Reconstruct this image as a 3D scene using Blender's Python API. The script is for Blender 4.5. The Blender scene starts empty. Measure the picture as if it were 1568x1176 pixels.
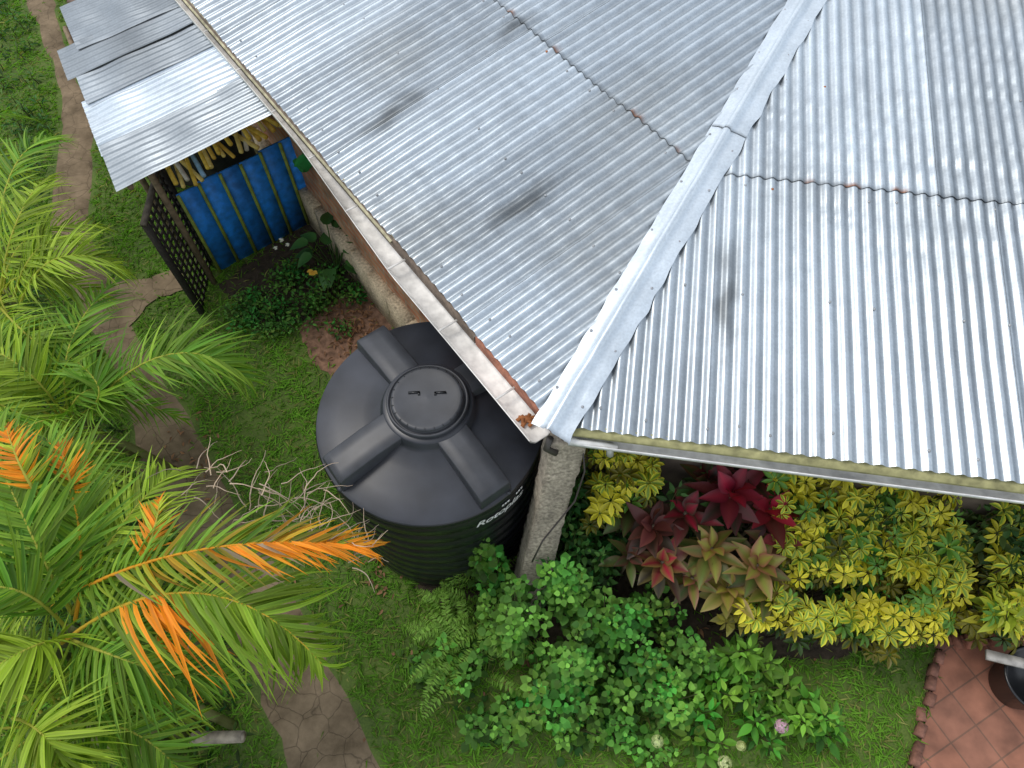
import bpy, math, numpy as np
from mathutils import Vector
rng=np.random.default_rng(7)
TILT=math.radians(29.5); CT=math.cos(TILT); ST=math.sin(TILT); H=5.94; FP=1100.0
def site(px,py,z=0.0):
    """survey measurement: real position of a point at known height z"""
    dx=px-784; dy=py-588
    r=(dx, FP*ST-dy*CT, -FP*CT-dy*ST); k=(H-z)/-r[2]
    return np.array([r[0]*k,r[1]*k,z])
sc=bpy.context.scene
# ---------------------------------------------------------------- materials
def newmat(name):
    m=bpy.data.materials.new(name); m.use_nodes=True
    nt=m.node_tree; b=nt.nodes['Principled BSDF']; return m,nt,b
def N(nt,t,**kw):
    n=nt.nodes.new(t)
    for k,v in kw.items():
        if k in n.inputs: n.inputs[k].default_value=v
        else: setattr(n,k,v)
    return n
def noise_mul(nt,b,colsock,scale,lo,hi,detail=6,bump=0.0,bdist=.01,coord='Object'):
    tc=N(nt,'ShaderNodeTexCoord'); no=N(nt,'ShaderNodeTexNoise',Scale=scale,Detail=float(detail))
    nt.links.new(tc.outputs[coord],no.inputs['Vector'])
    mr=N(nt,'ShaderNodeMapRange'); mr.inputs['From Min'].default_value=.3; mr.inputs['From Max'].default_value=.7
    mr.inputs['To Min'].default_value=lo; mr.inputs['To Max'].default_value=hi
    nt.links.new(no.outputs['Fac'],mr.inputs['Value'])
    mx=N(nt,'ShaderNodeVectorMath',operation='SCALE')
    if isinstance(colsock,tuple): mx.inputs[0].default_value=colsock[:3]
    else: nt.links.new(colsock,mx.inputs[0])
    nt.links.new(mr.outputs[0],mx.inputs['Scale'])
    nt.links.new(mx.outputs[0],b.inputs['Base Color'])
    if bump>0:
        bp=N(nt,'ShaderNodeBump',Strength=bump,Distance=bdist)
        nt.links.new(no.outputs['Fac'],bp.inputs['Height']); nt.links.new(bp.outputs[0],b.inputs['Normal'])
    return mx,no
def simple(name,col,rough=.7,metal=0.,scale=8,lo=.75,hi=1.25,bump=.2,bdist=.01,attr=False):
    m,nt,b=newmat(name)
    b.inputs['Roughness'].default_value=rough; b.inputs['Metallic'].default_value=metal
    if attr:
        a=N(nt,'ShaderNodeAttribute',attribute_name='Col'); noise_mul(nt,b,a.outputs['Color'],scale,lo,hi,bump=bump,bdist=bdist)
    else: noise_mul(nt,b,tuple(col),scale,lo,hi,bump=bump,bdist=bdist)
    return m
def leafmat(name,rough=.45,trans=.3,spec=.4):
    m,nt,b=newmat(name)
    a=N(nt,'ShaderNodeAttribute',attribute_name='Col')
    nt.links.new(a.outputs['Color'],b.inputs['Base Color'])
    b.inputs['Roughness'].default_value=rough; b.inputs['Specular IOR Level'].default_value=spec
    tr=N(nt,'ShaderNodeBsdfTranslucent'); mx=N(nt,'ShaderNodeMixShader',Fac=trans)
    sc_=N(nt,'ShaderNodeVectorMath',operation='MULTIPLY'); sc_.inputs[1].default_value=(1.5,1.6,.4)
    nt.links.new(a.outputs['Color'],sc_.inputs[0]); nt.links.new(sc_.outputs[0],tr.inputs['Color'])
    nt.links.new(b.outputs[0],mx.inputs[1]); nt.links.new(tr.outputs[0],mx.inputs[2])
    nt.links.new(mx.outputs[0],nt.nodes['Material Output'].inputs['Surface'])
    return m
# ---------------------------------------------------------------- mesh builder
class B:
    def __init__(s): s.v=[];s.f=[];s.c=[];s.n=0
    def add(s,v,f,c):
        v=np.asarray(v,float); f=np.asarray(f,int)
        c=np.asarray(c,float)
        if c.ndim==1: c=np.repeat(c[None,:],len(v),0)
        if f.shape[1]==3: f=np.concatenate([f,f[:,2:3]],1)
        s.v.append(v); s.f.append(f+s.n); s.c.append(c); s.n+=len(v)
    def obj(s,name,mat,parent=None,smooth=False):
        v=np.concatenate(s.v); f=np.concatenate(s.f); c=np.concatenate(s.c)
        tri=f[:,2]==f[:,3]
        me=bpy.data.meshes.new(name)
        me.vertices.add(len(v)); me.vertices.foreach_set('co',v.ravel())
        tot=np.where(tri,3,4); start=np.concatenate([[0],np.cumsum(tot)[:-1]])
        mask=np.ones(f.shape,bool); mask[tri,3]=False
        li=f[mask]
        me.loops.add(len(li)); me.loops.foreach_set('vertex_index',li.astype(np.int32))
        me.polygons.add(len(f)); me.polygons.foreach_set('loop_start',start.astype(np.int32))
        me.polygons.foreach_set('loop_total',tot.astype(np.int32))
        if smooth: me.polygons.foreach_set('use_smooth',np.ones(len(f),bool))
        me.update(calc_edges=True)
        at=me.color_attributes.new('Col','FLOAT_COLOR','POINT')
        at.data.foreach_set('color',np.concatenate([np.clip(c,0,1),np.ones((len(c),1))],1).astype(np.float32).ravel())
        me.materials.append(mat); me.validate()
        o=bpy.data.objects.new(name,me); sc.collection.objects.link(o)
        if parent: o.parent=parent
        return o
def empty(name):
    o=bpy.data.objects.new(name,None); sc.collection.objects.link(o); return o
def box(b,c,size,xd=(1,0,0),col=(.5,.5,.5),up=(0,0,1)):
    xd=np.array(xd,float); xd/=np.linalg.norm(xd); up=np.array(up,float)
    yd=np.cross(up,xd); yd/=np.linalg.norm(yd); zd=np.cross(xd,yd)
    P=[]
    for k in (-.5,.5):
        for (i,j) in ((-.5,-.5),(.5,-.5),(.5,.5),(-.5,.5)):
            P.append(np.array(c)+xd*i*size[0]+yd*j*size[1]+zd*k*size[2])
    b.add(P,[(0,3,2,1),(4,5,6,7),(0,1,5,4),(1,2,6,5),(2,3,7,6),(3,0,4,7)],col)
def tube(b,pts,rad,col,n=6,cap=True):
    pts=np.asarray(pts,float); m=len(pts); rad=np.broadcast_to(rad,(m,))
    T=np.gradient(pts,axis=0); T/=np.linalg.norm(T,axis=1)[:,None]+1e-9
    ref=np.array([0,0,1.]) if abs(T[0][2])<.9 else np.array([1.,0,0])
    V=[]
    for i in range(m):
        s=np.cross(T[i],ref); s/=np.linalg.norm(s)+1e-9; u=np.cross(s,T[i])
        for k in range(n):
            a=2*math.pi*k/n; V.append(pts[i]+rad[i]*(s*math.cos(a)+u*math.sin(a)))
    F=[(i*n+k,i*n+(k+1)%n,(i+1)*n+(k+1)%n,(i+1)*n+k) for i in range(m-1) for k in range(n)]
    if cap:
        V.append(pts[-1]); V.append(pts[0])
        F+=[((m-1)*n+k,(m-1)*n+(k+1)%n,m*n,m*n) for k in range(n)]
        F+=[((k+1)%n,k,m*n+1,m*n+1) for k in range(n)]
    b.add(V,F,col)
def lathe(b,prof,c,col,n=64):
    V=[];F=[];m=len(prof)
    for r,z in prof:
        for k in range(n):
            a=2*math.pi*k/n; V.append((c[0]+r*math.cos(a),c[1]+r*math.sin(a),c[2]+z))
    for i in range(m-1):
        for k in range(n): F.append((i*n+k,i*n+(k+1)%n,(i+1)*n+(k+1)%n,(i+1)*n+k))
    b.add(V,F,col)
def tmpl(prof,fold=.12,droop=.2):
    m=len(prof); V=[];F=[];Wt=[]
    for i,h in enumerate(prof):
        x=i/(m-1); z=-droop*x*x
        for j,yy in enumerate((-h,0,h)):
            V.append((x,yy,z+(fold*abs(yy) if j!=1 else 0))); Wt.append(abs(j-1)*1.0)
    for i in range(m-1):
        for j in range(2):
            a=i*3+j; F.append((a,a+1,a+4,a+3))
    return np.array(V),np.array(F),np.array(Wt)
def unit(a): return a/(np.linalg.norm(a,axis=-1,keepdims=True)+1e-9)
def inst(b,T,P,D,Nn,L,W,C1,C2=None):
    tv,tf,tw=T; n=len(P); P=np.asarray(P,float); D=unit(np.asarray(D,float)); Nn=np.broadcast_to(Nn,P.shape)
    S=unit(np.cross(Nn,D)); N2=np.cross(D,S)
    L=np.broadcast_to(L,(n,))[:,None,None]; W=np.broadcast_to(W,(n,))[:,None,None]
    zz=tv[None,:,2:3]
    v=P[:,None]+D[:,None]*tv[None,:,0:1]*L+S[:,None]*tv[None,:,1:2]*W+N2[:,None]*zz*L
    C1=np.broadcast_to(C1,(n,3)); C2=C1 if C2 is None else np.broadcast_to(C2,(n,3))
    w=tw[None,:,None]; c=C1[:,None]*(1-w)+C2[:,None]*w
    k=len(tv); f=tf[None]+(np.arange(n)*k)[:,None,None]
    b.add(v.reshape(-1,3),f.reshape(-1,4),c.reshape(-1,3))
_g={}
def vnoise(x,y,seed=0):
    if seed not in _g: _g[seed]=np.random.default_rng(seed).random((256,256))
    g=_g[seed]; xi=np.floor(x).astype(int); yi=np.floor(y).astype(int); fx=x-xi; fy=y-yi
    fx=fx*fx*(3-2*fx); fy=fy*fy*(3-2*fy)
    G=lambda a,c:g[a%256,c%256]
    return (G(xi,yi)*(1-fx)+G(xi+1,yi)*fx)*(1-fy)+(G(xi,yi+1)*(1-fx)+G(xi+1,yi+1)*fx)*fy
def inpoly(x,y,poly):
    r=np.zeros(len(x),bool); n=len(poly)
    for i in range(n):
        x1,y1=poly[i][:2]; x2,y2=poly[(i+1)%n][:2]
        cnd=((y1>y)!=(y2>y))&(x<(x2-x1)*(y-y1)/((y2-y1)+1e-12)+x1); r^=cnd
    return r
# ---------------------------------------------------------------- world/light/camera
w=bpy.data.worlds.new("World"); sc.world=w; w.use_nodes=True
nt=w.node_tree; bg=nt.nodes['Background']; sky=nt.nodes.new('ShaderNodeTexSky'); sky.sky_type='NISHITA'; sky.sun_disc=False
EL=math.radians(62); AZ=math.radians(-60)
sky.sun_elevation=EL; sky.sun_rotation=AZ; sky.air_density=1.0; sky.dust_density=2.5; sky.ozone_density=1.0
tcw=N(nt,'ShaderNodeTexCoord'); nw=N(nt,'ShaderNodeTexNoise',Scale=2.0,Detail=5.0); nt.links.new(tcw.outputs['Generated'],nw.inputs['Vector'])
crw=N(nt,'ShaderNodeValToRGB'); crw.color_ramp.elements[0].position=.32; crw.color_ramp.elements[1].position=.68
crw.color_ramp.elements[0].color=(.45,.52,.60,1); crw.color_ramp.elements[1].color=(1,1,1,1)
scw=N(nt,'ShaderNodeVectorMath',operation='SCALE'); scw.inputs['Scale'].default_value=10.2
nt.links.new(nw.outputs['Fac'],crw.inputs[0]); nt.links.new(crw.outputs[0],scw.inputs[0])
mw=N(nt,'ShaderNodeMix',data_type='RGBA'); mw.inputs[0].default_value=.70
nt.links.new(sky.outputs[0],mw.inputs[6]); nt.links.new(scw.outputs[0],mw.inputs[7])
nt.links.new(mw.outputs[2],bg.inputs[0]); bg.inputs[1].default_value=.15
sd=bpy.data.lights.new('sun','SUN'); sd.energy=1.5; sd.angle=math.radians(20); sd.color=(1,.96,.9)
so=bpy.data.objects.new('sun',sd); sc.collection.objects.link(so)
sv=Vector((math.cos(EL)*math.sin(AZ),math.cos(EL)*math.cos(AZ),math.sin(EL)))
so.rotation_euler=sv.to_track_quat('Z','Y').to_euler(); so.location=sv*30
cd=bpy.data.cameras.new('camera'); cam=bpy.data.objects.new('camera',cd); sc.collection.objects.link(cam)
cam.location=(0,0,H); cam.rotation_euler=(TILT,0,0); cd.sensor_width=36; cd.lens=1100/1568*36; cd.clip_end=600; cd.clip_start=.05
sc.camera=cam
sc.view_settings.view_transform='Standard'; sc.view_settings.look='None'; sc.view_settings.exposure=0
# ---------------------------------------------------------------- house geometry frame
C0=np.array([.23,1.80]); ZE=2.30; SL=.139
dL=np.array([-.598,.802]); nL=np.array([.802,.598])
dR=np.array([.990,-.141]); nR=np.array([.141,.990])
TH=math.tan(math.radians(67.4)); PITCH=.086
def roofpt(side,u,v,h=0):
    d,n=(dL,nL) if side=='L' else (dR,nR)
    return np.array([C0[0]+d[0]*u+n[0]*v, C0[1]+d[1]*u+n[1]*v, ZE+SL*v+h])
def roofuv(side,px,py):
    d,n=(dL,nL) if side=='L' else (dR,nR); z=2.4
    for _ in range(8):
        p=site(px,py,z)[:2]-C0; v=p@n; z=ZE+SL*v
    return p@d,v
house=empty('metal_roofed_house')
stL=[roofuv('L',*p)+s for p,s in (((595,180),(.21,.075,.95)),((628,150),(.13,.09,.7)),((800,312),(.27,.075,1)),((790,42),(.18,.07,.8)),((735,60),(.15,.05,.3)),((905,385),(.2,.1,.15)),((1000,120),(.35,.3,.25)),((1120,100),(.4,.3,.2)),((640,265),(.1,.06,.2)))]
stR=[roofuv('R',*p)+s for p,s in (((1113,465),(.27,.065,.95)),((1118,405),(.15,.08,.65)),((1250,300),(.25,.3,.25)),((1390,200),(.5,.06,.25)),((1150,120),(.3,.12,.2)))]
def roofside(side,stains,seed):
    b=B(); pitch=PITCH; shw=pitch*10; VM=6.0
    d,n=(dL,nL) if side=='L' else (dR,nR)
    courses=[(0,1.90),(1.82,3.75),(3.67,VM)]
    r=np.random.default_rng(seed)
    for ci,(v0,v1) in enumerate(courses):
        for k in range(0,11):
            off=pitch*2*ci if side=='L' else pitch*4*ci
            u0=k*shw-off; u1=u0+shw+.03
            nu=int((u1-u0)/pitch*10); uu=np.linspace(max(u0,0.0),u1,nu)
            vm=np.minimum(uu*TH+.0,v1)
            if vm.max()<=v0: continue
            nv=int((v1-v0)/.035); t=np.linspace(0,1,nv)
            U=np.repeat(uu[:,None],nv,1); top=np.maximum(vm,v0)[:,None]
            jit=r.normal(0,.006) if ci==0 else r.normal(0,.003)
            V_=v0+jit+t[None]*(top-v0-jit)
            cs=np.cos(2*math.pi*U/pitch)
            Z=ZE+SL*V_+.0105*cs+ci*.006+(k%2)*.0018
            dent=(vnoise(U*9,V_*14,seed)-.5)*.0026+(vnoise(U*1.7,V_*1.5,seed+1)-.5)*.016
            dm=np.clip((vnoise(U*1.2,V_*1.2,seed+6)-.38)*4,0,1)
            dent+=(vnoise(U*2.5+50,V_*20,seed+5)-.5)*.0062*dm
            Z=Z+dent
            X=C0[0]+d[0]*U+n[0]*V_; Y=C0[1]+d[1]*U+n[1]*V_
            tone=.96+r.uniform(-.16,.10)
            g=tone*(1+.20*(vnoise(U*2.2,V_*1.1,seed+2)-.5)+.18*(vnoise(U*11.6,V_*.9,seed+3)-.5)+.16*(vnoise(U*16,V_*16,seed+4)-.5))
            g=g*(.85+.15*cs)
            big=np.clip((vnoise(U*.9+3,V_*.7+ci*5,seed+8)-.5)*3,0,1)
            g=g*(1-.16*big)*(1-.14*dm*vnoise(U*20,V_*24,seed+12))
            R_=g*.56; G_=g*.63; B_=g*.69
            br=np.clip((vnoise(U*1.3+9,V_*1.1,seed+9)-.62)*3.5,0,1)*.25
            R_*=1-.10*br; G_*=1-.22*br; B_*=1-.38*br
            st=np.zeros_like(g)
            for (su,sv_,lv,lu,a) in stains:
                dd=((U-su+.02*np.sin(V_*17))/lu)**2+((V_-sv_)/lv)**2
                st=np.maximum(st,a*np.exp(-dd*(.7+.6*vnoise(U*30,V_*18,77))))
            st=np.clip(st,0,.85)
            R_=R_*(1-st)+.12*st; G_=G_*(1-st)+.13*st; B_=B_*(1-st)+.135*st
            if ci>0:
                ru=np.clip((vnoise(U*7,V_*0+ci,seed+10)-.70)*8,0,1)*np.exp(-((V_-v0)/.022)**2)
                R_=R_*(1-ru)+.35*ru; G_=G_*(1-ru)+.13*ru; B_=B_*(1-ru)+.05*ru
                edge=np.exp(-((V_-v0-jit)/.014)**2)*.45
                R_*=1-edge;G_*=1-edge;B_*=1-edge
            lap=np.exp(-((U-u0)/.006)**2)*.35
            R_*=1-lap;G_*=1-lap;B_*=1-lap
            I=np.arange(nu*nv).reshape(nu,nv)
            keep=(vm>v0+.001); kk=np.where(keep[:-1]&keep[1:])[0]
            a=I[kk][:, :-1].ravel(); bb=I[kk+1][:, :-1].ravel(); c=I[kk+1][:,1:].ravel(); e=I[kk][:,1:].ravel()
            f=np.stack([a,bb,c,e],1)
            if side=='L': f=f[:,::-1]
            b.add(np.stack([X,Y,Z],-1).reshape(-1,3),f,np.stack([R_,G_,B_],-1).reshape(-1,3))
    return b
mroof,nt_,bs=newmat('galvanised_sheet')
a=N(nt_,'ShaderNodeAttribute',attribute_name='Col')
mx,no=noise_mul(nt_,bs,a.outputs['Color'],60,.90,1.08,bump=.05,bdist=.002)
bs.inputs['Metallic'].default_value=.70
no2=N(nt_,'ShaderNodeTexNoise',Scale=5.0,Detail=5.0); mr=N(nt_,'ShaderNodeMapRange'); mr.inputs['To Min'].default_value=.24; mr.inputs['To Max'].default_value=.46
tc=N(nt_,'ShaderNodeTexCoord'); nt_.links.new(tc.outputs['Object'],no2.inputs['Vector'])
nt_.links.new(no2.outputs['Fac'],mr.inputs['Value']); nt_.links.new(mr.outputs[0],bs.inputs['Roughness'])
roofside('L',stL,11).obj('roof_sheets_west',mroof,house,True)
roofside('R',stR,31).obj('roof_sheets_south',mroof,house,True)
b=B()
for side in 'LR':
    for v in (.12,.95,1.75,2.65,3.6):
        for k in range(1,38):
            if rng.random()<.12: continue
            u=(k*3+rng.integers(-1,2)*(rng.random()<.2))*PITCH
            if v>u*TH-.15: continue
            p=roofpt(side,u,v+rng.normal(0,.02),.014)
            col=(.38,.39,.40) if rng.random()<.93 else (.4,.15,.06)
            lathe(b,[(.009,-.005),(.009,.001),(.005,.002),(.004,.005),(.0005,.006)],p,col,8)
b.obj('roof_screws',simple('screw_metal',(.4,.4,.4),.45,.6,attr=True),house)
# hip cap
b=B(); bis=np.array([math.cos(math.radians(59.3)),math.sin(math.radians(59.3))]); per=np.array([bis[1],-bis[0]])
hs=SL*math.sin(math.radians(67.4)); cross=SL*math.cos(math.radians(67.4))
def hipprof(t,lift,wl=.105,wr=.140,seed=0):
    base=np.array([C0[0]+bis[0]*t,C0[1]+bis[1]*t,ZE+hs*t+.018+lift]); pts=[]
    for o,h in ((-wl,-.004),(-wl*.55,.006),(-.028,.006),(-.018,.022),(0,.030),(.018,.022),(.028,.006),(wr*.55,.006),(wr,-.003)):
        if o==wr: o+=.016*(vnoise(np.array([t*9.]),np.array([seed+.5]),3)[0]-.5)*2; h+=.004*math.sin(t*2*math.pi/.19)
        if o==-wl: o+=.008*(vnoise(np.array([t*9.]),np.array([seed+3.5]),3)[0]-.5)*2
        h2=h-abs(o)*cross*.75+ (vnoise(np.array([t*7.]),np.array([o*40+9]),4)[0]-.5)*.009
        pts.append(base+np.array([per[0]*o,per[1]*o,h2]))
    return pts
for si,(t0,t1) in enumerate(((-.06,2.42),(2.34,4.4),(4.32,6.4))):
    ts=np.linspace(t0,t1,90); P=np.array([hipprof(t,.005*si) for t in ts]); m=P.shape[1]
    V=P.reshape(-1,3); F=[(i*m+j,i*m+j+1,(i+1)*m+j+1,(i+1)*m+j) for i in range(len(ts)-1) for j in range(m-1)]
    cc=np.array([.60,.67,.73])*(1+.05*(rng.random((len(V),1))-.5)+.22*(vnoise(V[:,0]*5,V[:,1]*5,6)[:,None]-.5))
    cc[:m]*=.5
    b.add(V,F,cc)
for t in np.arange(.15,6.2,.42):
    for o in (-.085,.10):
        t2=t+rng.normal(0,.03); base=np.array([C0[0]+bis[0]*t2+per[0]*o,C0[1]+bis[1]*t2+per[1]*o,ZE+hs*t2+.020-abs(o)*cross*.7])
        lathe(b,[(.009,-.003),(.009,.002),(.005,.003),(.004,.006),(.0005,.007)],base,(.4,.4,.42),8)
b.obj('hip_cap',mroof,house)
gutm=simple('painted_metal_white',None,.5,0,14,.72,1.1,.15,.004,attr=True)
woodm=simple('aged_wood',None,.85,0,18,.6,1.3,.4,.006,attr=True)
def strip(b,side,prof,u0,u1,nseg,col,fn=None):
    us=np.linspace(u0,u1,nseg); d,n=(dL,nL) if side=='L' else (dR,nR); V=[];m=len(prof)
    for u in us:
        k=fn(u) if fn else 1.0
        for (o,z) in prof:
            o2=o*k if o<0 else o
            V.append((C0[0]+d[0]*u+n[0]*o2,C0[1]+d[1]*u+n[1]*o2,z+ (0.01*math.sin(u*2.1) if fn else 0)))
    F=[(i*m+j,i*m+j+1,(i+1)*m+j+1,(i+1)*m+j) for i in range(nseg-1) for j in range(m-1)]
    V=np.array(V); c=np.array(col)[None]*(1+.5*(vnoise(V[:,0]*6,V[:,1]*6,15)[:,None]-.5)); b.add(V,F,c)
b=B()
kf=lambda u: 1.0 if u<1.5 else max(.34,1.0-(u-1.5)*.45)
strip(b,'L',[(.03,2.245),(.03,2.16),(-.02,2.135),(-.10,2.15),(-.135,2.20),(-.145,2.225),(-.150,2.225),(-.142,2.195),(-.105,2.14),(-.02,2.125),(.035,2.15)],.02,9,120,(.80,.78,.74),kf)
for u in np.arange(.35,8.5,.6):
    k=kf(u); c=C0+dL*u-nL*.06*k; box(b,(c[0],c[1],2.232),(.014,.17*k,.004),(dL[0],dL[1],0),(.6,.58,.55))
strip(b,'R',[(.04,2.24),(.04,2.18),(-.01,2.165),(-.055,2.18),(-.068,2.225),(-.073,2.225),(-.06,2.17),(-.01,2.155),(.045,2.17)],.10,9,100,(.80,.80,.80))
b.obj('gutters',gutm,house)
b=B()
strip(b,'L',[(.02,2.285),(-.006,2.282),(-.008,2.20),(.02,2.20)],.0,.75,40,(.32,.13,.08))
strip(b,'L',[(.02,2.285),(-.006,2.282),(-.008,2.20),(.02,2.20)],.76,9,200,(.16,.12,.09))
strip(b,'L',[(.018,2.287),(-.020,2.272),(-.022,2.262),(.018,2.262)],1.7,9,300,(.44,.40,.26))
strip(b,'R',[(.02,2.288),(-.034,2.268),(-.036,2.250),(.02,2.245)],.06,9,300,(.34,.32,.15))
for i in range(10):
    p=np.array([C0[0]+dL[0]*(.14+.05*rng.random())-nL[0]*(.03+.07*rng.random()),C0[1]+dL[1]*.16-nL[1]*(.03+.07*rng.random()),2.165])
    box(b,p,(.06,.02,.012),(rng.normal(),rng.normal(),.1),(.28,.10,.03))
b.obj('eave_boards',woodm,house)
mb,ntb,bb=newmat('brick_plaster_wall')
tc=N(ntb,'ShaderNodeTexCoord'); bt=N(ntb,'ShaderNodeTexBrick'); ntb.links.new(tc.outputs['UV'],bt.inputs['Vector'])
bt.inputs['Color1'].default_value=(.45,.16,.08,1); bt.inputs['Color2'].default_value=(.50,.25,.13,1); bt.inputs['Mortar'].default_value=(.38,.30,.22,1)
bt.inputs['Scale'].default_value=1; bt.inputs['Brick Width'].default_value=.24; bt.inputs['Row Height'].default_value=.09; bt.inputs['Mortar Size'].default_value=.012
noise_mul(ntb,bb,bt.outputs['Color'],6,.6,1.3,bump=.4,bdist=.02); bb.inputs['Roughness'].default_value=.9
def wallquad(name,p0,p1,z0,z1,mat):
    me=bpy.data.meshes.new(name); Ln=np.linalg.norm(np.array(p1)-np.array(p0))
    d=(np.array(p1)-np.array(p0))/Ln; n=np.array([-d[1],d[0]])*.2
    vs=[(*p0,z0),(*p1,z0),(*p1,z1),(*p0,z1)]; vs+=[(p0[0]+n[0],p0[1]+n[1],z0),(p1[0]+n[0],p1[1]+n[1],z0),(p1[0]+n[0],p1[1]+n[1],z1),(p0[0]+n[0],p0[1]+n[1],z1)]
    me.from_pydata(vs,[],[(0,1,2,3),(5,4,7,6),(4,0,3,7),(1,5,6,2),(3,2,6,7)])
    uv=me.uv_layers.new(name='UV')
    for pi,poly in enumerate(me.polygons):
        for li in poly.loop_indices:
            v=me.vertices[me.loops[li].vertex_index].co
            uv.data[li].uv=((v.x-p0[0])*d[0]+(v.y-p0[1])*d[1], v.z)
    me.materials.append(mat); o=bpy.data.objects.new(name,me); sc.collection.objects.link(o); o.parent=house
WO=.28
cw=C0+(nL+nR)/np.linalg.norm(nL+nR)*(.36/math.sin(math.radians(67.4)))
wA=C0+nL*WO+dL*1.5; wB=C0+nL*WO+dL*8.5; wC=C0+nL*.36+dL*1.5
wallquad('wall_west',tuple(wB),tuple(wA),0,2.2,mb)
wallquad('wall_west_corner',tuple(wC),tuple(cw),0,2.2,mb)
wallquad('wall_south',tuple(cw),tuple(cw+dR*8.5),0,2.2,simple('eave_shaded_wall',(.12,.09,.07),.9,0,6,.6,1.3))  # south wall coloured dark, painting in the shade beneath the eave
b=B()
conc=simple('rough_concrete',None,.95,0,45,.55,1.35,1.0,.012,attr=True)
for i in range(20):
    u=1.55+i*.35; c=C0+dL*(u+.175)+nL*(WO-.03)
    box(b,(c[0],c[1],.24+.01*(i%3)),(.352,.13+.012*(i%2),.50),(dL[0],dL[1],0),np.array([.55,.45,.31])*(1+.08*rng.normal()))
b.obj('wall_plinth',conc,house)
b=B()
for u,ww in ((3.3,.9),(1.95,.7)):
    c=C0+dL*u+nL*(WO-.012)
    box(b,(c[0],c[1],1.75),(ww,.03,.4),(dL[0],dL[1],0),(.02,.02,.022))
    for dz in (-.22,.22): box(b,(c[0]-nL[0]*.02,c[1]-nL[1]*.02,1.75+dz),(ww+.1,.06,.05),(dL[0],dL[1],0),(.5,.47,.42))
    for du in (-ww/2,0,ww/2):
        c2=c+dL*du-nL*.02; box(b,(c2[0],c2[1],1.75),(.04,.05,.39),(dL[0],dL[1],0),(.5,.47,.42))
b.obj('windows',gutm,house)
b=B()
top=np.array([.33,1.86,2.16]); bot=np.array([.10,1.32,0.0]); nseg=60
xd=np.array([1,.05,0]); xd/=np.linalg.norm(xd); yd=np.array([-xd[1],xd[0],0]); V=[];F=[]
ring=[(-1,-1),(-.5,-1),(0,-1),(.5,-1),(1,-1),(1,-.5),(1,0),(1,.5),(1,1),(0,1),(-1,1),(-1,.5),(-1,0),(-1,-.5)]; m=len(ring)
for i in range(nseg+1):
    t=i/nseg; c=bot*(1-t)+top*t
    for (i_,j_) in ring:
        hw=.102+.006*(1-t)+.006*math.sin(t*7); V.append(c+xd*i_*hw+yd*j_*hw+rng.normal(0,.0028,3))
F=[(i*m+k,i*m+(k+1)%m,(i+1)*m+(k+1)%m,(i+1)*m+k) for i in range(nseg) for k in range(m)]
V.append(top+np.array([0,0,.015])); F+=[(nseg*m+k,nseg*m+(k+1)%m,len(V)-1,len(V)-1) for k in range(m)]
V=np.array(V); cc=np.array([.36,.31,.245])[None]*(1+.6*(vnoise(V[:,0]*20,V[:,2]*8,9)[:,None]-.5))
b.add(V,F,cc)
b.obj('concrete_buttress',conc,house)
b=B()
tube(b,[(.40,1.80,2.2),(.44,1.68,1.9),(.40,1.60,1.6),(.20,1.42,1.35),(.14,1.38,1.0)],.006,(.06,.05,.05))
tube(b,[(.30,1.74,2.24),(.38,1.72,2.22),(.50,1.72,2.20),(.60,1.70,2.19)],.020,(.72,.72,.70),8)
tube(b,[(.56,1.72,2.20),(.57,1.70,2.10)],.022,(.5,.5,.48),8)
tube(b,[(.22,1.76,2.20),(.20,1.73,2.12),(.26,1.72,2.08)],.022,(.05,.045,.04),8)
b.obj('downpipe_and_cable',gutm,house)
# ---------------------------------------------------------------- water tank
tank=empty('water_tank'); TC=np.array([-.55,2.21,0])
mt,ntt,bt_=newmat('black_polyethylene')
noise_mul(ntt,bt_,(.010,.011,.013,1),5,.8,1.25,bump=.05,bdist=.004); bt_.inputs['Roughness'].default_value=.28
b=B(); R=.775
prof=[(.70,0),(.74,.02)]
for i in range(9):
    z=.06+i*.165; prof+=[(R-.012,z),(R-.002,z+.012),(R-.002,z+.13),(R-.012,z+.142)]
prof+=[(R-.012,1.54),(R,1.55),(R+.004,1.575),(R-.004,1.598),(R-.03,1.606),(.60,1.62),(.30,1.66),(.0005,1.70)]
lathe(b,prof,TC,(0,0,0),128)
b.obj('tank_body',mt,tank,True)
mlid,ntl,bl=newmat('tank_top_grey'); noise_mul(ntl,bl,(.026,.029,.038,1),3.2,.55,1.4,bump=.05,bdist=.003); bl.inputs['Roughness'].default_value=.34  # tank top: mottled blue-grey, lighter than the body
b=B()
lathe(b,[(R-.006,1.602),(R-.03,1.612),(.62,1.640),(.45,1.680),(.33,1.715),(.31,1.73),(.300,1.782),(.29,1.79),(.26,1.792)],TC,(0,0,0),128)
b.obj('tank_shoulder',mlid,tank,True)
mrib,ntr,brb=newmat('tank_rib_grey'); noise_mul(ntr,brb,(.036,.039,.047,1),6,.7,1.3,bump=.05,bdist=.003); brb.inputs['Roughness'].default_value=.42  # ribs and lid: a slightly lighter grey than the shoulder
b=B()
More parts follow.
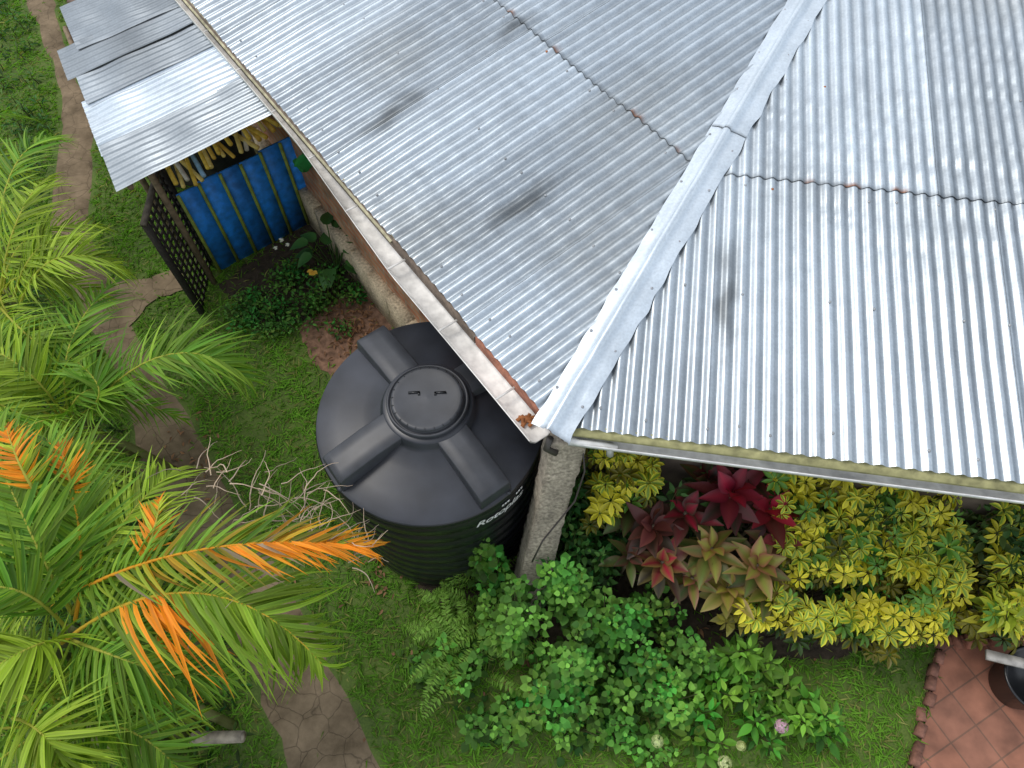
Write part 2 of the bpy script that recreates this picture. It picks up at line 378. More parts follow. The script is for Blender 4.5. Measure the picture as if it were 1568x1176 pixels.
for a in (37,127,217,307):
    a=math.radians(a); e=np.array([math.cos(a),math.sin(a),0]); s=np.array([-e[1],e[0],0])
    secs=[]
    for r,zt in ((.20,1.788),(.45,1.776),(.70,1.735),(.738,1.722),(.746,1.712),(.752,1.60)):
        hw=.112; bv=.007; zb=1.59
        secs.append([TC+e*r+s*o+np.array([0,0,z]) for o,z in ((-hw-.010,zb),(-hw,zt-bv),(-hw+bv,zt),(-.03,zt+.0005),(.03,zt+.0005),(hw-bv,zt),(hw,zt-bv),(hw+.010,zb))])
    V=np.array(secs).reshape(-1,3); m=8; F=[(i*m+j,(i+1)*m+j,(i+1)*m+j+1,i*m+j+1) for i in range(5) for j in range(7)]
    b.add(V,F,(0,0,0))
    lathe(b,[(.018,0),(.018,.012),(.003,.014)],TC+e*.757+np.array([0,0,1.60])+s*.09,(0,0,0),12)
b.obj('tank_ribs',mrib,tank)
b=B()
lathe(b,[(.268,1.785),(.268,1.822),(.262,1.830),(.252,1.830),(.248,1.812),(.238,1.812),(.236,1.846),(.230,1.854),(.215,1.856),(.195,1.852),(.0005,1.860)],TC,(0,0,0),96)
b.obj('tank_lid',mrib,tank,True)
b=B()
for k in range(24):
    a=2*math.pi*k/24; p=TC+np.array([math.cos(a)*.226,math.sin(a)*.226,1.8555]); box(b,p,(.016,.004,.004),(math.cos(a),math.sin(a),0))
for sx in (-.085,.085):
    box(b,TC+np.array([sx,.035,1.860]),(.075,.014,.010),(1,.05,0))
    box(b,TC+np.array([sx*.62,.026,1.860]),(.014,.022,.010),(1,.05,0))
b.obj('lid_handles',mt,tank)
cu=bpy.data.curves.new('t','FONT'); cu.body='Rotoplas'; cu.size=.115; cu.shear=.35; cu.offset=.002; cu.align_x='CENTER'
to=bpy.data.objects.new('t',cu); sc.collection.objects.link(to)
dg=bpy.context.evaluated_depsgraph_get(); me=bpy.data.meshes.new_from_object(to.evaluated_get(dg)); bpy.data.objects.remove(to)
a0=math.radians(-52)
for v in me.vertices:
    a=a0+v.co.x/R*.95; z=1.38+v.co.y; v.co=(TC[0]+math.cos(a)*(R+.004),TC[1]+math.sin(a)*(R+.004),z)
me.materials.append(simple('white_lettering',(.8,.8,.8),.5)); lo=bpy.data.objects.new('tank_lettering',me); sc.collection.objects.link(lo); lo.parent=tank
b=B()
for k in range(2):
    for j in range(3):
        a=a0+.02+j*.03+k*.16; p=(TC[0]+math.cos(a)*(R+.004),TC[1]+math.sin(a)*(R+.004),1.505)
        box(b,p,(.016,.004,.02),(-math.sin(a),math.cos(a),0),(.7,.7,.7))
b.obj('tank_mark',bpy.data.materials['white_lettering'],tank)
# ---------------------------------------------------------------- ground, path
mg,ntg,bgd=newmat('lawn_soil')
tc=N(ntg,'ShaderNodeTexCoord'); n1=N(ntg,'ShaderNodeTexNoise',Scale=2.2,Detail=8.0); n2=N(ntg,'ShaderNodeTexNoise',Scale=60.0,Detail=4.0)
for n_ in (n1,n2): ntg.links.new(tc.outputs['Object'],n_.inputs['Vector'])
cr=N(ntg,'ShaderNodeValToRGB'); cr.color_ramp.elements[0].color=(.045,.080,.015,1); cr.color_ramp.elements[1].color=(.13,.19,.035,1)
cr.color_ramp.elements[0].position=.35; cr.color_ramp.elements[1].position=.68
ad=N(ntg,'ShaderNodeMath',operation='ADD'); ml=N(ntg,'ShaderNodeMath',operation='MULTIPLY'); ml.inputs[1].default_value=.5
ntg.links.new(n1.outputs[0],ad.inputs[0]); ntg.links.new(n2.outputs[0],ad.inputs[1]); ntg.links.new(ad.outputs[0],ml.inputs[0])
ntg.links.new(ml.outputs[0],cr.inputs[0]); ntg.links.new(cr.outputs[0],bgd.inputs['Base Color']); bgd.inputs['Roughness'].default_value=1
b=B(); S=150; b.add([(-S,-S,0),(S,-S,0),(S,S,0),(-S,S,0)],[(0,1,2,3)],(.1,.1,.1)); b.obj('ground',mg)
PLp=[(-20,-330),(38,0),(75,90),(95,170),(85,260),(70,350),(105,440),(165,560),(190,640),(200,720),(260,800),(330,930),(380,1040),(430,1176),(500,1400)]
PRp=[(40,-330),(85,0),(105,90),(150,190),(140,270),(135,350),(165,420),(195,470),(240,560),(285,620),(330,700),(375,780),(425,860),(480,960),(540,1060),(597,1176),(720,1400)]
def resamp(pts,n):
    P=np.array([site(a,c)[:2] for a,c in pts]); d=np.r_[0,np.cumsum(np.linalg.norm(np.diff(P,axis=0),axis=1))]; d/=d[-1]
    t=np.linspace(0,1,n); return np.stack([np.interp(t,d,P[:,0]),np.interp(t,d,P[:,1])],1)
A=resamp(PLp,140); Bq=resamp(PRp,140)
for arr in (A,Bq):
    t=np.arange(140.); arr[:,0]+=(vnoise(t*.6,t*0+ (3 if arr is A else 8),21)-.5)*.09
b=B(); V=[];m=6
for i in range(140):
    for j in range(m):
        s=j/(m-1); p=A[i]*(1-s)+Bq[i]*s; V.append((p[0],p[1],.018 if 0<j<m-1 else -.01))
F=[(i*m+j,i*m+j+1,(i+1)*m+j+1,(i+1)*m+j) for i in range(139) for j in range(m-1)]
b.add(V,[f[::-1] for f in F],(.2,.2,.2))
mp,ntp,bp_=newmat('crazy_paving')
tc=N(ntp,'ShaderNodeTexCoord'); nz=N(ntp,'ShaderNodeTexNoise',Scale=3.0,Detail=4.0); ntp.links.new(tc.outputs['Object'],nz.inputs['Vector'])
mixv=N(ntp,'ShaderNodeMix',data_type='VECTOR'); mixv.inputs[0].default_value=.16
ntp.links.new(tc.outputs['Object'],mixv.inputs[4]); ntp.links.new(nz.outputs['Color'],mixv.inputs[5])
vo=N(ntp,'ShaderNodeTexVoronoi',feature='DISTANCE_TO_EDGE',Scale=6.5); ntp.links.new(mixv.outputs[1],vo.inputs['Vector'])
mr=N(ntp,'ShaderNodeMapRange'); mr.inputs['From Max'].default_value=.022; mr.inputs['To Min'].default_value=.55; ntp.links.new(vo.outputs['Distance'],mr.inputs['Value'])
nn=N(ntp,'ShaderNodeTexNoise',Scale=2.2,Detail=10.0,Roughness=.72); ntp.links.new(tc.outputs['Object'],nn.inputs['Vector'])
cr=N(ntp,'ShaderNodeValToRGB'); cr.color_ramp.elements[0].color=(.085,.062,.036,1); cr.color_ramp.elements[1].color=(.30,.225,.145,1); cr.color_ramp.elements[0].position=.32; cr.color_ramp.elements[1].position=.70
ntp.links.new(nn.outputs[0],cr.inputs[0]); sm=N(ntp,'ShaderNodeVectorMath',operation='SCALE'); ntp.links.new(cr.outputs[0],sm.inputs[0]); ntp.links.new(mr.outputs[0],sm.inputs['Scale'])
ntp.links.new(sm.outputs[0],bp_.inputs['Base Color']); bu=N(ntp,'ShaderNodeBump',Strength=.5,Distance=.01); ntp.links.new(mr.outputs[0],bu.inputs['Height']); ntp.links.new(bu.outputs[0],bp_.inputs['Normal']); bp_.inputs['Roughness'].default_value=.9; bp_.inputs['Specular IOR Level'].default_value=.2
b.obj('garden_path',mp)
pathpoly=[tuple(p) for p in A]+[tuple(p) for p in Bq[::-1]]
def sheet(name,pts,z,mat,jag=.05):
    P=np.array([site(*p)[:2] for p in pts]); P2=[]
    for i in range(len(P)):
        a_=P[i];c_=P[(i+1)%len(P)]; k=max(2,int(np.linalg.norm(c_-a_)/.07))
        for j in range(k): P2.append(a_+(c_-a_)*j/k+rng.normal(0,jag*.4,2))
    P2=np.array(P2); n=len(P2)
    me=bpy.data.meshes.new(name); me.from_pydata([(p[0],p[1],z) for p in P2],[],[tuple(range(n))]); me.materials.append(mat)
    if me.polygons[0].normal.z<0: me.flip_normals()
    o=bpy.data.objects.new(name,me); sc.collection.objects.link(o)
    return [tuple(p) for p in P2]
junction=sheet('path_branch',[(150,425),(215,430),(275,412),(292,440),(235,462),(200,500),(160,470)],.014,mp,.03)
soil=simple('bare_soil',(.22,.125,.08),1,0,14,.5,1.35,.8,.03)
dark=simple('planting_soil',(.055,.040,.026),1,0,14,.5,1.4,.8,.03)
dirt=sheet('bare_earth',[(455,505),(520,450),(575,430),(625,480),(600,560),(520,585),(480,560)],.006,soil,.04)
bed=sheet('planting_bed',[(640,900),(800,760),(1000,690),(1700,760),(1750,960),(1440,970),(1250,1010),(1000,1000),(780,980)],.005,dark,.04)
bed2=sheet('shed_bed',[(335,440),(420,370),(480,330),(545,400),(560,430),(450,500),(400,500)],.010,dark,.04)
mtile,ntl2,btl=newmat('terracotta_tiles')
tc=N(ntl2,'ShaderNodeTexCoord'); mpg=N(ntl2,'ShaderNodeMapping'); mpg.inputs['Rotation'].default_value=(0,0,math.radians(-28)); ntl2.links.new(tc.outputs['Object'],mpg.inputs[0])
br=N(ntl2,'ShaderNodeTexBrick'); ntl2.links.new(mpg.outputs[0],br.inputs['Vector']); br.offset=0
br.inputs['Color1'].default_value=(.34,.14,.085,1); br.inputs['Color2'].default_value=(.27,.12,.078,1); br.inputs['Mortar'].default_value=(.17,.09,.06,1)
br.inputs['Scale'].default_value=1; br.inputs['Brick Width'].default_value=.25; br.inputs['Row Height'].default_value=.25; br.inputs['Mortar Size'].default_value=.006
noise_mul(ntl2,btl,br.outputs['Color'],5,.6,1.3,detail=9,bump=.1,bdist=.004); btl.inputs['Roughness'].default_value=.8
patio=sheet('terracotta_patio',[(1445,975),(1398,1176),(1380,1260),(2100,1260),(2000,960)],.03,mtile,.0)
b=B(); e0=site(1440,985)[:2]; e1=site(1385,1215)[:2]; nb=11
for i in range(nb):
    p=e0+(e1-e0)*i/(nb-1)+rng.normal(0,.012,2); d=(e1-e0); box(b,(p[0],p[1],.020+rng.normal(0,.01)),(.095,.055,.09),(d[0]+rng.normal(0,.2),d[1]+rng.normal(0,.2),rng.normal(0,.12)),np.array([.28,.13,.09])*(.5+.6*rng.random()))
e2=site(1720,965)[:2]
for i in range(1,16):
    p=e0+(e2-e0)*i/15+rng.normal(0,.008,2); d=(e2-e0); box(b,(p[0],p[1],.035),(.045,.11,.10),(d[0]+rng.normal(0,.1),d[1]+rng.normal(0,.1),0),np.array([.32,.13,.08])*(.8+.4*rng.random()))
b.obj('brick_edging',simple('edging_brick',None,.9,0,30,.7,1.25,.5,.01,attr=True))
# ---------------------------------------------------------------- shed
shed=empty('lean_to_shed')
P0=np.array([-3.147,4.203,1.70]); P1=np.array([-1.70,4.745,2.12]); P2=np.array([-2.78,6.14,2.12]); P3=np.array([-4.11,5.94,1.70])
def shedpt(s,t): return (P0*(1-s)+P1*s)*(1-t)+(P3*(1-s)+P2*s)*t
b=B()
for si,(t0,t1,lift,so_,tone) in enumerate(((-.02,.27,.014,-.02,.50),(.22,.60,.0,-.03,.98),(.56,.80,.012,.0,.55),(.76,1.0,.024,-.06,.48),(.93,1.3,.034,.08,.45))):
    nu=24; L_=abs(t1-t0)*2.0; nv=int(L_/.076*8); s_=np.linspace(so_,1,nu); t_=np.linspace(t0,t1,nv)
    Sg,Tg=np.meshgrid(s_,t_,indexing='ij'); sp=Sg[...,None]; tp=Tg[...,None]
    X=((P0*(1-sp)+P1*sp)*(1-tp)+(P3*(1-sp)+P2*sp)*tp).copy(); amp=.009 if si in(1,) else .005
    X[...,2]+=lift+amp*np.cos(2*math.pi*Tg*2.0/.076)+(vnoise(Sg*6+si*7,Tg*8,40)-.5)*.02
    g=tone*(1+.25*(vnoise(Sg*4+si*3,Tg*5,41)-.5)+.15*(vnoise(Sg*30,Tg*30,42)-.5))
    if si in (2,3): g*=1-.35*np.exp(-((Sg-.45)/.2)**2)
    cc=np.stack([g*.56,g*.63,g*.69],-1).reshape(-1,3)
    I=np.arange(nu*nv).reshape(nu,nv); f=np.stack([I[:-1,:-1],I[1:,:-1],I[1:,1:],I[:-1,1:]],-1).reshape(-1,4)
    b.add(X.reshape(-1,3),f,cc)
b.obj('shed_roof_sheets',mroof,shed,True)
b=B()
for (s,t) in ((.06,.5),(.06,.98),(.16,.16)):
    p=shedpt(s,t); tube(b,[(p[0],p[1],0),(p[0],p[1],p[2]-.03)],.03,(.22,.16,.10),8)
tube(b,[shedpt(.05,.25)-[0,0,.05],shedpt(.98,.25)-[0,0,.05]],.025,(.22,.16,.10)); tube(b,[shedpt(.05,0)-[0,0,.05],shedpt(.05,1.2)-[0,0,.05]],.025,(.22,.16,.10))
box(b,shedpt(.5,.95)*[1,1,0]+[0,0,.76],(1.2,.03,1.5),(P2-P3)*[1,1,0],(.05,.045,.04))  # back panel; its dark colour paints the shade inside the shed
b.obj('shed_frame',woodm,shed)
FA=np.array([-3.05,4.70]); FB=np.array([-2.06,5.48]); dF=(FB-FA); LF=np.linalg.norm(dF); dF/=LF; nF=np.array([dF[1],-dF[0]])
b=B(); nb=6
for i in range(nb):
    c=FA+dF*(i+.5)*LF/nb; h=1.10+rng.uniform(-.015,.02)
    box(b,(c[0],c[1],h/2+.02),(LF/nb-.008,.022,h),(dF[0],dF[1],rng.normal(0,.01)),np.array([.02,.26,.85])*(.75+.35*rng.random()))
    c=FA+dF*i*LF/nb+nF*.020+dF*.01
    box(b,(c[0],c[1],h/2+.02),(.030,.018,h),(dF[0],dF[1],0),np.array([.28,.36,.06])*(.8+.3*rng.random()))
b.obj('blue_plank_fence',simple('blue_paint',None,.6,0,12,.6,1.25,.3,.005,attr=True),shed)
b=B()
for i in range(24):
    s=.03+.94*(i+rng.random()*.6)/24; a_=FA+dF*s*LF+nF*rng.uniform(-.02,.08)
    z0=1.15+.12*s+rng.uniform(0,.13); ang=rng.normal(-.05,.18); dd=np.array([dL[0]*math.cos(ang)-dL[1]*math.sin(ang),dL[0]*math.sin(ang)+dL[1]*math.cos(ang)])
    p0=np.array([a_[0],a_[1],z0]); p1=np.array([a_[0]+dd[0]*1.2,a_[1]+dd[1]*1.2,z0+rng.uniform(-.05,.12)])
    col=[(.85,.58,.08),(.85,.66,.20),(.75,.48,.07)][i%3]
    if i in(5,): col=(.35,.6,.85)
    if i in(2,14): col=(.65,.60,.5)
    tube(b,[p0,(p0+p1)/2,p1],.018+.006*rng.random(),col,8)
b.obj('stored_bamboo_poles',simple('bamboo',None,.6,0,18,.75,1.2,.2,.004,attr=True),shed)
lat=B()
def lattice(b,a,c,z0,z1,sp=.085,w_=.030):
    a=np.array(a);c=np.array(c);d=c-a;L=np.linalg.norm(d);d/=L;n=np.array([d[1],-d[0]])
    k=int(L/sp)+1
    for i in range(k+1):
        p=a+d*L*i/k; box(b,(p[0]+n[0]*.008,p[1]+n[1]*.008,(z0+z1)/2),(w_,.010,z1-z0),(d[0],d[1],0),(.028,.022,.018))
    m=int((z1-z0)/sp)
    for j in range(m+1):
        z=z0+(z1-z0)*j/m; p=(a+c)/2; box(b,(p[0]-n[0]*.004,p[1]-n[1]*.004,z),(L+.03,.010,w_),(d[0],d[1],0),(.035,.027,.02))
    for p in (a,c): box(b,(p[0],p[1],(z0+z1)/2),(.05,.05,z1-z0+.04),(d[0],d[1],0),(.025,.02,.017))
    p=(a+c)/2; box(b,(p[0],p[1],z1+.03),(L+.06,.05,.03),(d[0],d[1],0),(.08,.065,.05))
lattice(lat,(-3.12,4.19),(-3.16,4.86),.02,1.28)
lat.obj('garden_lattice',woodm)
b=B()
for i in range(14):
    p=site(rng.uniform(150,230),rng.uniform(-10,40),0)+[0,0,rng.uniform(.1,.7)]; box(b,p,(rng.uniform(.5,1.2),.06,.04),(rng.normal(),rng.normal(),.3*rng.normal()),np.array([.12,.08,.06])*(.5+rng.random()))
b.obj('timber_pile',woodm)
b=B(); kp=[site(105,-60),site(112,0),site(135,50)]
for i in range(2):
    c=(kp[i]+kp[i+1])/2; d=kp[i+1]-kp[i]; box(b,c+[0,0,.1],(np.linalg.norm(d),.10,.22),d,(.40,.36,.30))
b.obj('concrete_kerb',conc)
# ---------------------------------------------------------------- vegetation
leafg=leafmat('leaf_soft',.55,.28,.22); leafs=leafmat('leaf_glossy',.42,.20,.35); palm=leafmat('palm_leaf',.5,.30,.22); grassm=leafmat('grass_blade',.65,.3,.12)
def grass():
    b=B(); n=210000
    x=rng.uniform(-7.5,4.2,n); y=rng.uniform(-.1,10.5,n)
    k=rng.random(n)< np.where(y<5.5,1.,.6); x=x[k];y=y[k]
    px=784+FP*x/(ST*y+CT*H); k=(px>-40)&(px<1610); x=x[k];y=y[k]
    bad=inpoly(x,y,pathpoly)&(rng.random(len(x))<.985)
    bad|=inpoly(x,y,junction)&(rng.random(len(x))<.93)
    bad|=inpoly(x,y,dirt)&(rng.random(len(x))<.90); bad|=inpoly(x,y,bed)&(rng.random(len(x))<.9); bad|=inpoly(x,y,patio); bad|=inpoly(x,y,bed2)&(rng.random(len(x))<.7)
    bad|=(x-TC[0])**2+(y-TC[1])**2<.72**2
    p=np.stack([x,y],1)-C0; bad|=((p@nL)>.22)&((p@nR)>.31)
    x=x[~bad];y=y[~bad]; n=len(x)
    patch=vnoise(x*1.6,y*1.6,50); fine=vnoise(x*7,y*7,51)
    thin=rng.random(n)<(.5+.9*fine); x=x[thin];y=y[thin];patch=patch[thin];fine=fine[thin]; n=len(x)
    T=tmpl([.5,.42,.05],.2,.35)
    a=rng.uniform(0,2*math.pi,n); el=rng.uniform(.15,1.0,n)
    D=np.stack([np.cos(a)*np.cos(el),np.sin(a)*np.cos(el),np.sin(el)],1)
    L=rng.uniform(.04,.10,n)*(.7+.6*fine); W=rng.uniform(.007,.014,n)
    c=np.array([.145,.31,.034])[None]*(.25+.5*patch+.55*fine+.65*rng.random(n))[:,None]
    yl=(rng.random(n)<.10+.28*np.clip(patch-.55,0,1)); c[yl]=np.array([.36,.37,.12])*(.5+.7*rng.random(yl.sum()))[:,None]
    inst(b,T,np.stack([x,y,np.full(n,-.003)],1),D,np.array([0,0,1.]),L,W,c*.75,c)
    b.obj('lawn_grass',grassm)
grass()
oval=tmpl([.08,.40,.5,.42,.22,.02],.25,.18); heart=tmpl([.22,.50,.47,.30,.03],.22,.18); lance=tmpl([.05,.3,.48,.5,.36,.02],.3,.3)
leaflet=tmpl([.06,.35,.5,.42,.04],.3,.22)
def shoots(b,tips,bases,nl,span,T,L,W,colf,tilt=(.0,.7),stemcol=(.09,.10,.04),spread=.05,col2f=None):
    for i in range(len(tips)):
        tube(b,[bases[i],(bases[i]*.4+tips[i]*.6)+rng.normal(0,.02,3),tips[i]],[.008,.006,.003],stemcol,4,False)
    n=len(tips); ax=unit(tips-bases); k=np.arange(nl)
    t=(k/nl)[None]*np.ones((n,1)); ang=k[None]*2.4+rng.uniform(0,6,(n,1)); P=tips[:,None]-ax[:,None]*(t*span)[...,None]
    el=tilt[1]+(tilt[0]-tilt[1])*t+rng.normal(0,.28,(n,nl))
    D=np.stack([np.cos(ang)*np.cos(el),np.sin(ang)*np.cos(el),np.sin(el)],-1)
    P=P+np.stack([np.cos(ang),np.sin(ang),0*ang],-1)*(spread*(.3+t)*rng.uniform(.4,1.6,(n,nl)))[...,None]
    P[...,2]=np.maximum(P[...,2],.03)
    sz=(.5+.5*np.minimum(1,t*3))*rng.uniform(.65,1.3,(n,nl))
    cc=colf(n,nl,t); c2=col2f(n,nl,t) if col2f else cc*1.1
    Nn=np.array([0,0,1.])+.4*rng.normal(0,1,(n*nl,3))*[1,1,0]
    inst(b,T,P.reshape(-1,3),D.reshape(-1,3),Nn,(L*sz).ravel(),(W*sz).ravel(),cc.reshape(-1,3),c2.reshape(-1,3))
def blobtips(blobs,den,hv=.07):
    tips=[];bs_=[]
    for (px,py,z,r) in blobs:
        c=site(px,py,z); n=max(5,int(den*r*r*3.14))
        for _ in range(n):
            a=rng.uniform(0,6.28); q=math.sqrt(rng.random()); d=q*r*1.08
            h=z*(1-.45*q*q)+rng.normal(0,hv)
            tips.append((c[0]+d*math.cos(a),c[1]+d*math.sin(a),max(.12,h))); bs_.append((c[0]+.35*d*math.cos(a),c[1]+.35*d*math.sin(a)+.03,0))
    return np.array(tips),np.array(bs_)
def colg(base,var=.3,top=1.4,low=.4,hue=.15):  # colour darkens from tip down the shoot, painting shade inside the foliage
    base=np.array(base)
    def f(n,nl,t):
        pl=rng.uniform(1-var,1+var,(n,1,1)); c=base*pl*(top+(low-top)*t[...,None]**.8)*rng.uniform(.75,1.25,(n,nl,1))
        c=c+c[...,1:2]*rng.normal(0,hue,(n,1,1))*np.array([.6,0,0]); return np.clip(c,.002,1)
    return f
b=B(); bl=[(745,855,1.05,.11),(722,790,1.25,.05),(735,830,1.2,.05),(700,1005,.55,.2),(645,1018,.4,.12),(855,880,1.1,.22),(895,875,1.2,.08),(790,930,.95,.26),(930,950,.9,.26),(1010,920,.8,.2),(870,1040,.75,.28),(985,1020,.7,.26),(790,1095,.5,.2),(735,1118,.35,.1),(880,1115,.45,.18),(1040,1080,.6,.2),(940,1105,.45,.18),(1010,1135,.45,.18),(1070,1000,.7,.2),(885,1000,.8,.2),(740,960,.7,.16)]
tp,bs_=blobtips(bl,78,.16)
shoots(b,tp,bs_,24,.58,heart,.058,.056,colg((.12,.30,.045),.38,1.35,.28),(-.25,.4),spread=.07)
b.obj('round_leaf_shrub',leafg)
b=B(); bl=[(890,745,1.1,.14),(880,800,1.0,.16),(900,840,.95,.2),(950,800,.8,.15),(840,860,1.0,.1)]
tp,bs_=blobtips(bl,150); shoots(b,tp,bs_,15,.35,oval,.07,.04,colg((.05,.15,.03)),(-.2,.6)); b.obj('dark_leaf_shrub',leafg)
b=B(); bl=[(1150,1010,.55,.16),(1180,1040,.5,.16),(1100,1050,.5,.15),(1230,1080,.45,.2),(1275,1105,.4,.1),(1180,1110,.35,.15),(1080,1120,.4,.15)]
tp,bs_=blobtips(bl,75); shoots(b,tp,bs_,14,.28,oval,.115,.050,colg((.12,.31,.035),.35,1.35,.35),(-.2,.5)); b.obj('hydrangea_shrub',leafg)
def bloom(name,items):
    b=B()
    for px,py,z,r,col in items:
        c=site(px,py,z); n=90; v=unit(rng.normal(0,1,(n,3))); v[:,2]=np.abs(v[:,2])
        inst(b,tmpl([.2,.5,.3],.1,.1),c+v*r*[1,1,.7],unit(np.cross(v,rng.normal(0,1,(n,3)))),v,.018,.018,np.array(col)*rng.uniform(.7,1.2,(n,1)))
    b.obj(name,leafg)
bloom('hydrangea_blooms',[(1197,1112,.55,.045,(.6,.40,.52)),(1007,1135,.58,.04,(.5,.58,.28)),(1110,1168,.5,.045,(.55,.6,.32)),(1135,1142,.5,.03,(.5,.55,.25))])
# schefflera
b=B()
poly=[(905,690),(960,680),(1010,710),(985,770),(915,790)]; poly2=[(1180,712),(1300,720),(1640,750),(1640,960),(1400,975),(1250,965),(1150,960),(1130,930),(1200,900),(1190,820)]
X=rng.uniform(900,1640,8000); Y=rng.uniform(690,985,8000); k=inpoly(X,Y,poly)|inpoly(X,Y,poly2); X=X[k];Y=Y[k]
acc=[]
for x_,y_ in zip(X,Y):
    z=1.38-.80*(y_-700)/280+rng.normal(0,.08)
    if vnoise(np.array([x_/60.]),np.array([y_/60.]),88)[0]<.24: continue
    p=site(x_,y_,z)
    if all((p[0]-q[0])**2+(p[1]-q[1])**2+(p[2]-q[2])**2>.092**2 for q in acc): acc.append(p)
    if len(acc)>680: break
acc=np.array(acc); n=len(acc)
def umbrellas(b,P,bright):
    n=len(P); nl=8; ang=(np.arange(nl)*2*math.pi/nl)[None]+rng.uniform(0,6,(n,1)); el=rng.uniform(-.3,.35,(n,1))+rng.normal(0,.12,(n,nl))
    ax=unit(np.array([0,-.25,1.])+rng.normal(0,.28,(n,3)))
    e1=unit(np.cross(ax,[1,0,.1])); e2=np.cross(ax,e1)
    D=(e1[:,None]*np.cos(ang)[...,None]+e2[:,None]*np.sin(ang)[...,None])*np.cos(el)[...,None]+ax[:,None]*np.sin(el)[...,None]
    Pp=np.repeat(P[:,None],nl,1)+D*.014
    sz=rng.uniform(.6,1.15,(n,1))*rng.uniform(.85,1.1,(n,nl))
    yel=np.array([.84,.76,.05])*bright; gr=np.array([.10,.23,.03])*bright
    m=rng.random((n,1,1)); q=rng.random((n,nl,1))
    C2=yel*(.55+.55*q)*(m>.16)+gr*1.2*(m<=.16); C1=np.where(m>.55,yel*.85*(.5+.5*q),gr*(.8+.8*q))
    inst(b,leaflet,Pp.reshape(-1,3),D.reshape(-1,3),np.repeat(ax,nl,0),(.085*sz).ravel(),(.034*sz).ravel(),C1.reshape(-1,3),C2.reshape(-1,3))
umbrellas(b,acc,1.0); low=acc.copy(); low[:,2]-=rng.uniform(.15,.3,n); low[:,:2]+=rng.normal(0,.06,(n,2)); umbrellas(b,low,.25)  # second, lower layer in darkened colours: painted shade between the leaves
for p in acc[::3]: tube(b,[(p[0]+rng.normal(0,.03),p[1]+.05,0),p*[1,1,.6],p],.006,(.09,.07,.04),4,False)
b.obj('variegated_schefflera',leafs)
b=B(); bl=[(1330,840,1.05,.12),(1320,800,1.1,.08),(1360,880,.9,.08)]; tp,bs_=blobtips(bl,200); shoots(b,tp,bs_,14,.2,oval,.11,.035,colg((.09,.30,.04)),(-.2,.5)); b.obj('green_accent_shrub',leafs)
cordl=tmpl([.14,.34,.50,.50,.42,.24,.03],.16,.32)
b=B()
def rosette(b,c,L,n,c1,c2,c3):
    k=np.arange(n); ang=k*2.4+rng.uniform(0,6); f=k/n; el=1.15-1.25*f+rng.normal(0,.15,n)
    D=np.stack([np.cos(ang)*np.cos(el),np.sin(ang)*np.cos(el),np.sin(el)],1); P=c+np.array([0,0,1])*(-.16*f[:,None])+D*.02
    g=np.clip(f*1.9-.25,0,1)[:,None]
    C1=np.array(c1)*(1-g)+np.array(c2)*g; C1=C1*rng.uniform(.6,1.3,(n,1)); C2=(np.array(c3)*(1-g*.6)+C1*g*.6)*rng.uniform(.5,1.2,(n,1))
    inst(b,cordl,P,D,np.array([0,0,1.])+rng.normal(0,.22,(n,3)),L*(.55+.55*np.sin(f*3.0))*rng.uniform(.8,1.15,n),L*.42*rng.uniform(.85,1.2,n),C1,C2)
    tube(b,[(c[0]+rng.normal(0,.04),c[1]+.06,0),c],.014,(.16,.12,.08),6)
red=(.40,.018,.05); dk=(.05,.040,.024); ol=(.32,.32,.055); pk=(.30,.05,.06); gn=(.085,.14,.03)
for px,py,z,L,nn_,c1,c2,c3 in ((1120,755,1.35,.25,20,red,dk,(.20,.02,.04)),(1180,780,1.2,.25,14,(.5,.02,.06),dk,(.40,.03,.05)),(1085,735,1.25,.22,14,dk,gn,(.2,.02,.03)),
    (1000,805,1.15,.23,19,(.12,.03,.03),dk,(.20,.06,.05)),(965,775,1.1,.20,14,dk,gn,(.15,.04,.04)),(1015,860,1.0,.22,17,red,dk,(.22,.18,.05)),(965,850,.95,.18,12,dk,gn,(.16,.05,.04)),
    (1090,840,1.1,.22,19,ol,gn,(.38,.16,.08)),(1160,865,1.05,.22,19,ol,gn,(.36,.13,.09)),(1115,900,.85,.20,16,(.40,.36,.06),ol,(.40,.22,.10)),(1190,825,1.05,.19,13,pk,gn,(.3,.05,.07)),(1050,785,1.2,.21,15,red,dk,dk),(1180,905,.85,.18,13,ol,gn,(.32,.2,.08)),(1060,885,.85,.18,13,ol,gn,(.3,.08,.08)),(1130,940,.65,.15,11,(.42,.40,.07),ol,(.4,.3,.1)),(1150,735,1.3,.2,12,dk,dk,(.15,.02,.03))):
    rosette(b,site(px,py,z),L,nn_,c1,c2,c3)
b.obj('cordyline_plants',leafs)
b=B()
tp=np.array([ [*(C0+dR*u+nR*rng.uniform(.05,.33)),rng.uniform(.8,1.45)] for u in rng.uniform(.2,4.2,95)]); bs_=tp*[1,1,0]
shoots(b,tp,bs_,16,.6,oval,.10,.045,colg((.05,.11,.028)),(-.3,.5)); b.obj('hedge_understory',leafg)
b=B(); fl=tmpl([.3,.5,.35,.03],.1,.15)
